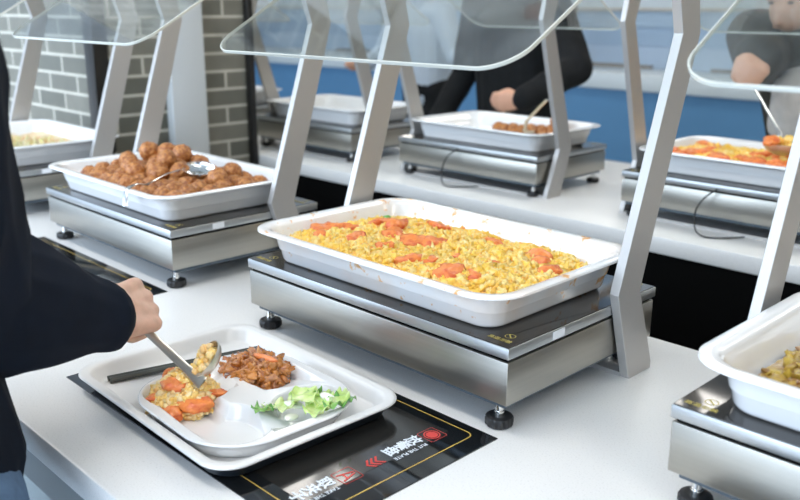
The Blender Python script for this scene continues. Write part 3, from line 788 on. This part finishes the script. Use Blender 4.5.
# egg and tomato portion on the plate
def z_pe(x, y):
    cx, cy = -.070, -.055
    d = math.hypot((x-cx)/.060, (y-cy)/.053)
    if d > 1: return None
    return .0075+.047*(1-d**1.6)+.005*noise.noise(Vector((x*60, y*60, 2)))
mb = MB()
def heapw(n, dom, zf, r0, r1, mb, scale, sub=1, amp=.4, zj=.003):
    k = 0
    while k < n:
        x, y = rnd.uniform(dom[0], dom[1]), rnd.uniform(dom[2], dom[3]); z = zf(x, y)
        if z is None: continue
        k += 1; mb.add(*lump(pw(x, y, z+rnd.uniform(-zj, zj)), rnd.uniform(r0, r1), sub, amp, 1.6, scale))
def bed(zf, dom, mb, n=26):
    m2 = MB(); surf(dom, zf, m2, n); mb.add([pw(*p) for p in m2.v], m2.f)
bed(z_pe, (-.135, 0, -.12, .01), mb); heapw(900, (-.135, 0, -.12, .01), z_pe, .0025, .0065, mb, (1.4, 1, .7), 2, .5, .003)
o = obj('scrambled_egg', mb.vf(), EGGP, None, 180); tag(o, 'heap of scrambled egg portion on the divided plate', 'scrambled egg', kind='stuff')
for i, (x, y, r, lb) in enumerate(((-.085, -.030, .017, 'soft tomato chunk high on the plate heap under the ladle'), (-.105, -.055, .013, 'tomato chunk on the tray edge side of the plate heap'), (-.062, -.078, .016, 'tomato chunk halfway up the plate heap facing the viewer'),
        (-.038, -.098, .019, 'large tomato chunk low at the front corner of the plate heap'), (-.022, -.066, .020, 'deep red tomato slab at the foot of the plate heap'), (-.030, -.030, .013, 'small upright tomato chunk beside the brown pork on the plate'), (-.085, -.098, .012, 'thin tomato piece at the outer edge of the plate heap'))):
    z = (z_pe(x, y) or .014); o = wedge('tomato_chunk', pw(x, y, z+.004), r, i+90, scale=(1.25, .8, .45)); tag(o, lb, 'tomato', 'tomato chunks on the plate')
# pork
def z_pk(x, y):
    cx, cy = -.068, .062
    d = math.hypot((x-cx)/.062, (y-cy)/.053)
    if d > 1: return None
    return .0105+.030*(1-d**2)+.004*noise.noise(Vector((x*60, y*60, 8)))
mb = MB(); bed(z_pk, (-.13, 0, 0, .12), mb); heapw(150, (-.12, -.01, .01, .11), margin(z_pk, .010), .005, .0095, mb, (1.8, .95, .6), 3, .45, .004)
heapw(220, (-.13, 0, 0, .12), margin(z_pk, .004), .003, .006, mb, (1.4, 1, .7), 1, .5, .004)
o = obj('braised_pork', mb.vf(), PORK, None, 180); tag(o, 'glossy brown braised pork pieces in the plate compartment by the chopsticks', 'braised pork', kind='stuff')
o = obj('carrot_strip', lump((0, 0, 0), .017, 3, .12, 1, (1.3, .38, .28), Matrix.Identity(3), 3), CARROT, None, 180); o.location = pw(-.047, .068, .0475); o.rotation_euler = (.1, .1, .35)
tag(o, 'orange carrot strip lying on the braised pork', 'carrot')
# cabbage
def leaf(c, w, l, ang, seed, mat, tilt=.2, crump=.35, thick=.0011):
    n, m = 22, 16; P = []
    for i in range(n+1):
        for j in range(m+1):
            u, v = i/n*2-1, j/m*2-1
            ww = w*math.sqrt(max(0.02, 1-.85*u*u))
            x, y = u*l, v*ww*(1+.12*math.sin(u*9+seed))
            z = .0075*noise.noise(Vector((x*75, y*75, seed*3.1)))*crump*3+.004*abs(v)**2*math.sin(u*11+seed*2)+.30*y*y/w*.6
            P.append(Vector((x, y, z)))
    R = Matrix.Rotation(ang, 3, 'Z')@Matrix.Rotation(tilt, 3, 'Y'); k = (n+1)*(m+1)
    up = R@Vector((0, 0, thick))
    v = [R@p for p in P]+[R@p+up for p in P]; f = []
    I = lambda i, j, s=0: s*k+i*(m+1)+j
    for i in range(n):
        for j in range(m):
            f.append((I(i, j), I(i, j+1), I(i+1, j+1), I(i+1, j))); f.append((I(i, j, 1), I(i+1, j, 1), I(i+1, j+1, 1), I(i, j+1, 1)))
    for i in range(n): f += [(I(i, 0), I(i+1, 0), I(i+1, 0, 1), I(i, 0, 1)), (I(i+1, m), I(i, m), I(i, m, 1), I(i+1, m, 1))]
    for j in range(m): f += [(I(0, j+1), I(0, j), I(0, j, 1), I(0, j+1, 1)), (I(n, j), I(n, j+1), I(n, j+1, 1), I(n, j, 1))]
    o = obj('cabbage_leaf', (v, f), mat, None, 180); o.location = c; return o
cab = [(.046, .012, .024, .020, .030, .4, LEAF, 'pale cabbage leaf at the end nearest the empty compartment'), (.040, -.008, .021, .014, .026, 1.2, LEAFD, 'dark green cabbage leaf drooping into the empty compartment'),
       (.066, .040, .030, .020, .026, 2.2, LEAF, 'crumpled pale cabbage leaf in the middle of the greens'), (.082, .052, .033, .022, .026, .9, LEAF, 'yellow green cabbage leaf on top of the greens'),
       (.092, .075, .030, .018, .022, 2.9, LEAF, 'curled cabbage leaf at the back of the greens'), (.106, .070, .026, .013, .030, 1.25, LEAFD, 'dark green cabbage leaf at the far end of the greens'),
       (.072, .070, .026, .012, .020, .2, LEAF, 'small cabbage leaf behind the white stem'), (.096, .040, .027, .018, .024, 2.0, LEAF, 'frilly cabbage leaf along the plate rim'), (.06, .062, .026, .009, .016, 1.9, LEAFD, 'little dark cabbage leaf behind the heap of greens')]
for i, (x, y, z, w, l, an, mt, lb) in enumerate(cab):
    o = leaf(pw(x+.018, y+.004, z+.001+.004*(i % 3)), w*1.0, l*.86, an+rnd.uniform(-.5, .5), i+1, mt, rnd.uniform(-.35, .35), .30); tag(o, lb, 'cabbage leaf', 'cabbage leaves on the plate')
for i, (x, y, an, lb) in enumerate(((.058, .026, .8, 'white cabbage stem in the middle of the greens'), (.076, .008, 1.9, 'thin white cabbage stem lying at the plate rim below the greens'), (.088, .062, .3, 'short white cabbage stem among the leaves on top'))):
    o = obj('white_cabbage_shred', lump((0, 0, 0), .011, 3, .15, 1, (1.3, .6, .3), Matrix.Identity(3), i), STEMM, None, 180); o.location = pw(x+.02, y+.004, .028+(i == 2)*.010-(i == 1)*.006); o.rotation_euler = (.3, .2, an)
    tag(o, lb, 'cabbage stem', 'cabbage stems on the plate')
o = wedge('sauce_crumb', pw(-.005, .085, .0105), .0018, 2, PORK); tag(o, 'tiny brown crumb on the white plate between pork and greens', 'crumb')

# ------------------------------------------------------------------ people
def hand(w, f, s, grip=1.0, size=1.0, thumb=True):
    """w wrist, f towards the knuckles, s from little finger to index; returns capsules; fingers curl to n"""
    w = Vector(w); f = Vector(f).normalized(); s = Vector(s); s = (s-f*s.dot(f)).normalized(); nrm = f.cross(s).normalized()*size_sign[0]
    q = size; out = []
    kn = [w+f*.082*q+s*.030*q, w+f*.087*q+s*.010*q, w+f*.084*q-s*.010*q, w+f*.076*q-s*.028*q]
    base = [w+f*.012*q+s*.018*q, w+f*.012*q+s*.006*q, w+f*.012*q-s*.006*q, w+f*.012*q-s*.018*q]
    for k in range(4): out.append(capsule(base[k], kn[k], .0165*q, .0120*q))
    out.append(capsule(w+f*.035*q+s*.012*q, w+f*.07*q-s*.012*q, .017*q, .014*q))
    ln = [(.040, .024, .019), (.045, .028, .020), (.042, .026, .019), (.033, .020, .017)]
    for k in range(4):
        p = kn[k]; ang = .0
        for j, (l, a) in enumerate(zip(ln[k], (1.15*grip, 1.45*grip, 1.0*grip))):
            ang += a; d = f*math.cos(ang)+nrm*math.sin(ang); p2 = p+d*l*q
            r0, r1 = ((.0105, .0095), (.0095, .0085), (.0085, .0070))[j]
            if k == 3: r0 *= .88; r1 *= .88
            out.append(capsule(p, p2, r0*q, r1*q, 10)); p = p2
    if thumb:
        b = w+f*.018*q+s*.020*q; p1 = b+(f*.030+s*.020+nrm*.014)*q; p2 = p1+(f*.026+nrm*.020-s*.004)*q; p3 = p2+(f*.014+nrm*.014-s*.014)*q
        out += [capsule(b, p1, .0165*q, .013*q), capsule(p1, p2, .0125*q, .0105*q), capsule(p2, p3, .0105*q, .0085*q)]
    return out, (kn[0]+kn[3])/2+nrm*.028*q-f*.004
size_sign = [1]
def person(name, label, head, neck, chest, pelvis, shR, shL, elR, elL, wrR, wrL, handR, handL, knR, knL, anR, anL, face, mats, voxel=.007, jk=1.0, wrk=None, hood=False, sleeveR=None, sleeveL=None):
    skin, jacket, trouser = mats
    t = thing(name, label, 'person', (pelvis[0], pelvis[1], FZ))
    inv = Vector((pelvis[0], pelvis[1], FZ))
    V = Vector
    parts = []
    h = V(head); fd = V(face).normalized(); sd = fd.cross(V((0, 0, 1))).normalized()
    parts.append(ellipsoid(h+V((0, 0, .02)), (.076, .092, .098), 3)); parts.append(ellipsoid(h+fd*.018-V((0, 0, .045)), (.058, .066, .068), 3))
    parts.append(capsule(h+fd*.093-V((0, 0, -.004)), h+fd*.108-V((0, 0, .026)), .010, .014, 10))       # nose
    parts.append(capsule(h+fd*.074-V((0, 0, .062))+sd*.016, h+fd*.074-V((0, 0, .062))-sd*.016, .010, .010, 10))  # lips
    for s_ in (1, -1):
        parts.append(ellipsoid(h+sd*s_*.078-V((0, 0, .01)), (.012, .018, .030), 2))
        parts.append(ellipsoid(h+fd*.080+sd*s_*.03+V((0, 0, .018)), (.014, .008, .007), 2))
    parts.append(capsule(h-V((0, 0, .06)), neck, .052, .056))
    parts.append(capsule(neck, chest, .06, .12)); parts.append(capsule(chest, pelvis, .125, .13))
    ra = (.048, .040, .034, .026)
    for sh, el, wr in ((shR, elR, wrR), (shL, elL, wrL)):
        parts += [capsule(V(neck).lerp(V(chest), .35), sh, .06, .052), capsule(sh, el, .05, .04), capsule(el, wr, .041, .027)]
    parts += handR+handL
    for s_, kn, an in ((shR, knR, anR), (shL, knL, anL)):
        hp = V(pelvis)+(V(s_)-(V(shR)+V(shL))/2)*.45; hp.z = V(pelvis).z-.05
        parts += [capsule(hp, kn, .085, .055), capsule(kn, an, .056, .036)]
        ft = V((an[0], an[1], FZ+.03)); parts.append(capsule(ft, ft+V((fd.x, fd.y, 0)).normalized()*.16, .035, .028))
    parts = [([V(p)-inv for p in v], f) for v, f in parts]
    body = blend('body', parts, skin, t, voxel, 2)
    # jacket
    j = [capsule(V(neck)-V((0, 0, .02)), chest, .085*jk, .15*jk), capsule(chest, V(pelvis), .155*jk, .155*jk), capsule(V(chest).lerp(V(pelvis), .5), V(pelvis)-V((0, 0, .06)), .155*jk, .15*jk)]
    hs = (V(shR)-V(shL)).normalized()
    for c_, k_ in ((chest, .07), (pelvis, .05)): j += [capsule(V(c_)-hs*k_, V(c_)+hs*k_, .13*jk, .13*jk)]
    j += [capsule(V(chest)-hs*.07, V(pelvis)-hs*.05, .13*jk, .13*jk), capsule(V(chest)+hs*.07, V(pelvis)+hs*.05, .13*jk, .13*jk)]
    for sh, el, wr, sl in ((shR, elR, wrR, sleeveR), (shL, elL, wrL, sleeveL)):
        rs, re, rw = sl or (.075, .062, .047)
        wv = V(wr)-(V(wr)-V(el)).normalized()*.012
        j += [capsule(V(neck).lerp(V(chest), .45), sh, .09*jk, rs), capsule(sh, el, rs, re), capsule(el, wv, re, rw)]
    j = [([V(p)-inv for p in v], f) for v, f in j]
    blend('jacket', j, jacket, t, voxel, 3, wrk)
    tr = []
    for s_, kn, an in ((shR, knR, anR), (shL, knL, anL)):
        hp = V(pelvis)+(V(s_)-(V(shR)+V(shL))/2)*.45; hp.z = V(pelvis).z-.05
        tr += [capsule(V(pelvis)-V((0, 0, .03)), hp, .135, .11), capsule(hp, kn, .105, .078), capsule(kn, V(an)+V((0, 0, .02)), .076, .062)]
        ft = V((an[0], an[1], FZ+.04))
    tr = [([V(p)-inv for p in v], f) for v, f in tr]
    blend('trousers', tr, trouser, t, .012, 3)
    for an in (anR, anL):
        ft = V((an[0], an[1], FZ+.045)); d2 = V((fd.x, fd.y, 0)).normalized()
        s2 = [capsule(ft-d2*.04, ft+d2*.18, .042, .040)]
        blend('shoe', [([V(p)-inv for p in v], f) for v, f in s2], BLACKRUB, t, .008, 2)
    hr = [ellipsoid(h+V((0, 0, .040))-fd*.018, (.086, .098, .092), 3)]
    blend('hair', [([V(p)-inv for p in v], f) for v, f in hr], HAIR, t, .008, 2)
    for s_ in (1, -1):
        e = obj('eye', ellipsoid(h+fd*.092+sd*s_*.03+V((0, 0, .018))-inv, (.010, .006, .005), 2), HAIR, t, 180)
    return t
V = Vector
def fold(seed, amp=.004, fr=22, aniso=V((1, 1, .35))):
    def fn(c):
        p = V((c.x*aniso.x, c.y*aniso.y, c.z*aniso.z))*fr
        n1 = noise.noise(p+V((seed, 0, 0))); n2 = noise.noise(p*.45+V((0, seed, 3)))
        return amp*(1-abs(n1)*2.2)*.6+amp*1.2*n2
    return fn
# customer with the ladle (nearest person)
size_sign[0] = -1
WR = (.170, -.358, .152)
hp, grip = hand(WR, (-.37, .92, -.10), (-.60, -.15, .78), 1.0, 1.1)
size_sign[0] = 1
hl_, _ = hand((-.12, -.64, -.12), (0, .1, -1), (.3, 1, 0), .4)
person('person', 'customer in a dark navy jacket reaching over the tray with a ladle', (.16, -.64, .84), (.18, -.70, .67), (.16, -.73, .46), (.135, -.640, .03),
       (.415, -.645, .57), (-.03, -.74, .56), (.210, -.572, .250), (-.16, -.70, .18), WR, (-.12, -.64, -.12), hp, hl_,
       (.13, -.77, -.40), (-.05, -.77, -.40), (.10, -.83, -.77), (-.08, -.78, -.77), (.2, 1, -.25), (SKIN, NAVY, JEANS), .0038, 1.0, fold(3, .0075, 13), sleeveR=(.100, .104, .054))
# ladle in that hand
BC = V((.250, -.252, .084))
t = thing('serving_ladle', 'steel ladle tipping scrambled egg onto the plate, held by the customer in navy', 'ladle', BC)
n = 28; rb = .0275; rings = []
on = V((-.22, -.62, .60)).normalized()          # where the opening faces
ou = (V((0, 0, 1))-on*on.z).normalized(); ov = on.cross(ou)
def bw(p): return tuple(ov*p[0]+ou*p[1]+on*p[2])
for r_, sgn in ((rb, 1), (rb-.0012, -1)):
    rg = []
    for i in range(0, 9):
        a = (PI*.5)*i/8
        rg.append([bw(((r_*math.sin(a)+1e-4)*math.cos(2*PI*k/n), (r_*math.sin(a)+1e-4)*1.15*math.sin(2*PI*k/n), -r_*.7*math.cos(a))) for k in range(n)])
    rings += rg if sgn == 1 else rg[::-1]
obj('bowl', loft(rings), SPOON, t, 60)
def flatbar(pts, ws, th):
    rings = []
    for i, p in enumerate(pts):
        d = (V(pts[min(i+1, len(pts)-1)])-V(pts[max(i-1, 0)])).normalized(); side = d.cross(V((.68, -.68, .27))).normalized(); up = side.cross(d)
        w = ws[i]; rings.append([V(p)+side*w*math.cos(a)+up*th*math.sin(a) for a in [2*PI*k/12 for k in range(12)]])
    return loft(rings, True, True)
A = V((.273, -.270, .060))-BC; g0 = V(grip)-BC
g_end = g0+(g0-A).normalized()*.035
obj('handle', flatbar([V(bw((0, -rb*1.08, -.003))), A.lerp(V(bw((0, -rb*1.0, -.001))), .5), A, A.lerp(g0, .22), A.lerp(g0, .6), g0, g_end], [.010, .0105, .0100, .0066, .0060, .0062, .006], .0018), SPOON, t, 60)
mb = MB()
for k in range(150):
    q = V((rnd.uniform(-1, 1), rnd.uniform(-1, 1), rnd.uniform(-.6, .35)))
    if q.x**2+q.y**2 > .8: continue
    mb.add(*lump(bw((q.x*rb*.85, q.y*rb*.95, q.z*rb*.5)), rnd.uniform(.003, .006), 2, .4, 1.6))
o = obj('scrambled_egg', mb.vf(), EGGP, None, 180); o.location = t.location
tag(o, 'scrambled egg still in the tipped ladle above the plate', 'scrambled egg', kind='stuff')

# far middle person
h1, g1 = hand((-.775, 1.80, .225), (-.80, -.50, -.15), (-.3, -.3, .9), .7)
h2, g2 = hand((-1.42, 1.98, .0), (0, -.3, -1), (.3, -1, 0), .4)
person('person', 'person in a black jacket standing behind the nearly emptied far pan', (-1.13, 2.14, .82), (-1.13, 2.18, .68), (-1.13, 2.20, .46), (-1.13, 2.24, .0),
       (-.92, 2.16, .58), (-1.34, 2.20, .58), (-.70, 2.05, .335), (-1.42, 2.20, .26), (-.775, 1.80, .225), (-1.42, 1.98, .0), h1, h2,
       (-1.03, 2.22, -.40), (-1.23, 2.22, -.40), (-1.03, 2.26, -.77), (-1.23, 2.26, -.77), (-.1, -1, -.3), (SKIN2, BLACKCLOTH, BLACKCLOTH), .009, 1.05, fold(9, .005, 14))
# far right person with ladle
h3, g3 = hand((.155, 1.70, .425), (.35, -.90, -.25), (-.75, -.3, .5), 1.0, 1.12)
h4, _ = hand((.52, 1.90, .10), (0, -.6, -.6), (.3, -1, 0), .4)
person('person', 'stooping person in dark olive jacket and grey apron holding a ladle at the far pan', (.17, 1.87, .62), (.20, 1.96, .54), (.23, 2.02, .36), (.26, 2.14, -.02),
       (.03, 1.95, .48), (.43, 2.00, .46), (.085, 1.90, .42), (.56, 2.02, .22), (.155, 1.70, .425), (.52, 1.90, .10), h3, h4,
       (.16, 2.12, -.42), (.36, 2.12, -.42), (.16, 2.16, -.77), (.36, 2.16, -.77), (-.1, -1, -.8), (SKIN2, OLIVE, BLACKCLOTH), .009, .95, fold(5, .005, 14), sleeveR=(.085, .088, .070))
pe = [p for p in bpy.data.objects if p.name.startswith('person')][-1]
ap = [capsule((.21, 1.88, .32), (.20, 1.90, .22), .075, .075), capsule((.27, 1.90, .34), (.26, 1.90, .20), .07, .07)]
blend('apron', [([V(p)-V((.26, 2.14, FZ)) for p in v], f) for v, f in ap], GREYCLOTH, pe, .009, 3, fold(2, .006, 20))
t = thing('serving_ladle', 'blurred steel ladle lifting tomato from the far pan, held by the stooping person', 'ladle', (.36, 1.44, .225))
g3v = V(g3)-V((.36, 1.44, .225))
b_ = obj('bowl', spoonbowl(.050, .032, .0015), SPOON, t, 60)
obj('handle', tube([(-.02, .035, .0), (-.03, .045, .02), (V((-.03, .045, .02)).lerp(g3v, .6)), g3v], .005, 8, .6), CHROME, t, 60)
mb = MB()
for k in range(30): mb.add(*lump((rnd.uniform(-.03, .03), rnd.uniform(-.025, .025), rnd.uniform(-.01, .012)), rnd.uniform(.007, .012), 2, .4, 1.6))
o = obj('scrambled_egg', mb.vf(), EGG, None, 180); o.location = (.36, 1.44, .225); tag(o, 'small helping of egg in the blurred ladle over the far pan', 'scrambled egg', kind='stuff')
o = wedge('tomato_chunk', (.34, 1.41, .232), .024, 77); tag(o, 'blurred tomato chunk in the ladle of the stooping person', 'tomato')
# distant person
h5, _ = hand((-2.02, 3.02, .30), (.8, -.4, .1), (0, .2, 1), .7)
h6, _ = hand((-2.95, 2.98, .20), (.2, -.9, .0), (0, .2, 1), .4)
person('person', 'distant blurred person in a pale blue top and black trousers seen through the glass', (-2.60, 3.12, .74), (-2.60, 3.16, .60), (-2.60, 3.18, .42), (-2.60, 3.2, .10),
       (-2.42, 3.14, .52), (-2.80, 3.14, .52), (-2.30, 3.12, .26), (-2.95, 3.14, .28), (-2.08, 3.05, .30), (-2.95, 2.98, .20), h5, h6,
       (-2.52, 3.18, -.40), (-2.70, 3.18, -.40), (-2.52, 3.2, -.77), (-2.70, 3.2, -.77), (.3, -1, -.2), (SKIN2, SHIRT, BLACKCLOTH), .010, .85, fold(5, .004, 14))

# ------------------------------------------------------------------ light
w = bpy.data.worlds.new('world'); S.world = w; w.use_nodes = True
bg = w.node_tree.nodes['Background']; bg.inputs['Color'].default_value = (.62, .78, 1.0, 1); bg.inputs['Strength'].default_value = 1.35
def area(name, loc, rot, sx, sy, power, col):
    l = bpy.data.lights.new(name, 'AREA'); l.shape = 'RECTANGLE'; l.size = sx; l.size_y = sy; l.energy = power; l.color = col
    o = bpy.data.objects.new(name, l); C.objects.link(o); o.location = loc; o.rotation_euler = rot; return o
# daylight through the open glazed front behind the customers
area('window_daylight', (-1.5, -3.6, 1.2), (math.radians(68), 0, 0), 6, 2.2, 170, (.72, .85, 1))
S.view_settings.view_transform = 'Standard'; S.view_settings.look = 'None'; S.view_settings.gamma = 1; S.view_settings.exposure = 0.52
S.view_settings.use_curve_mapping = False
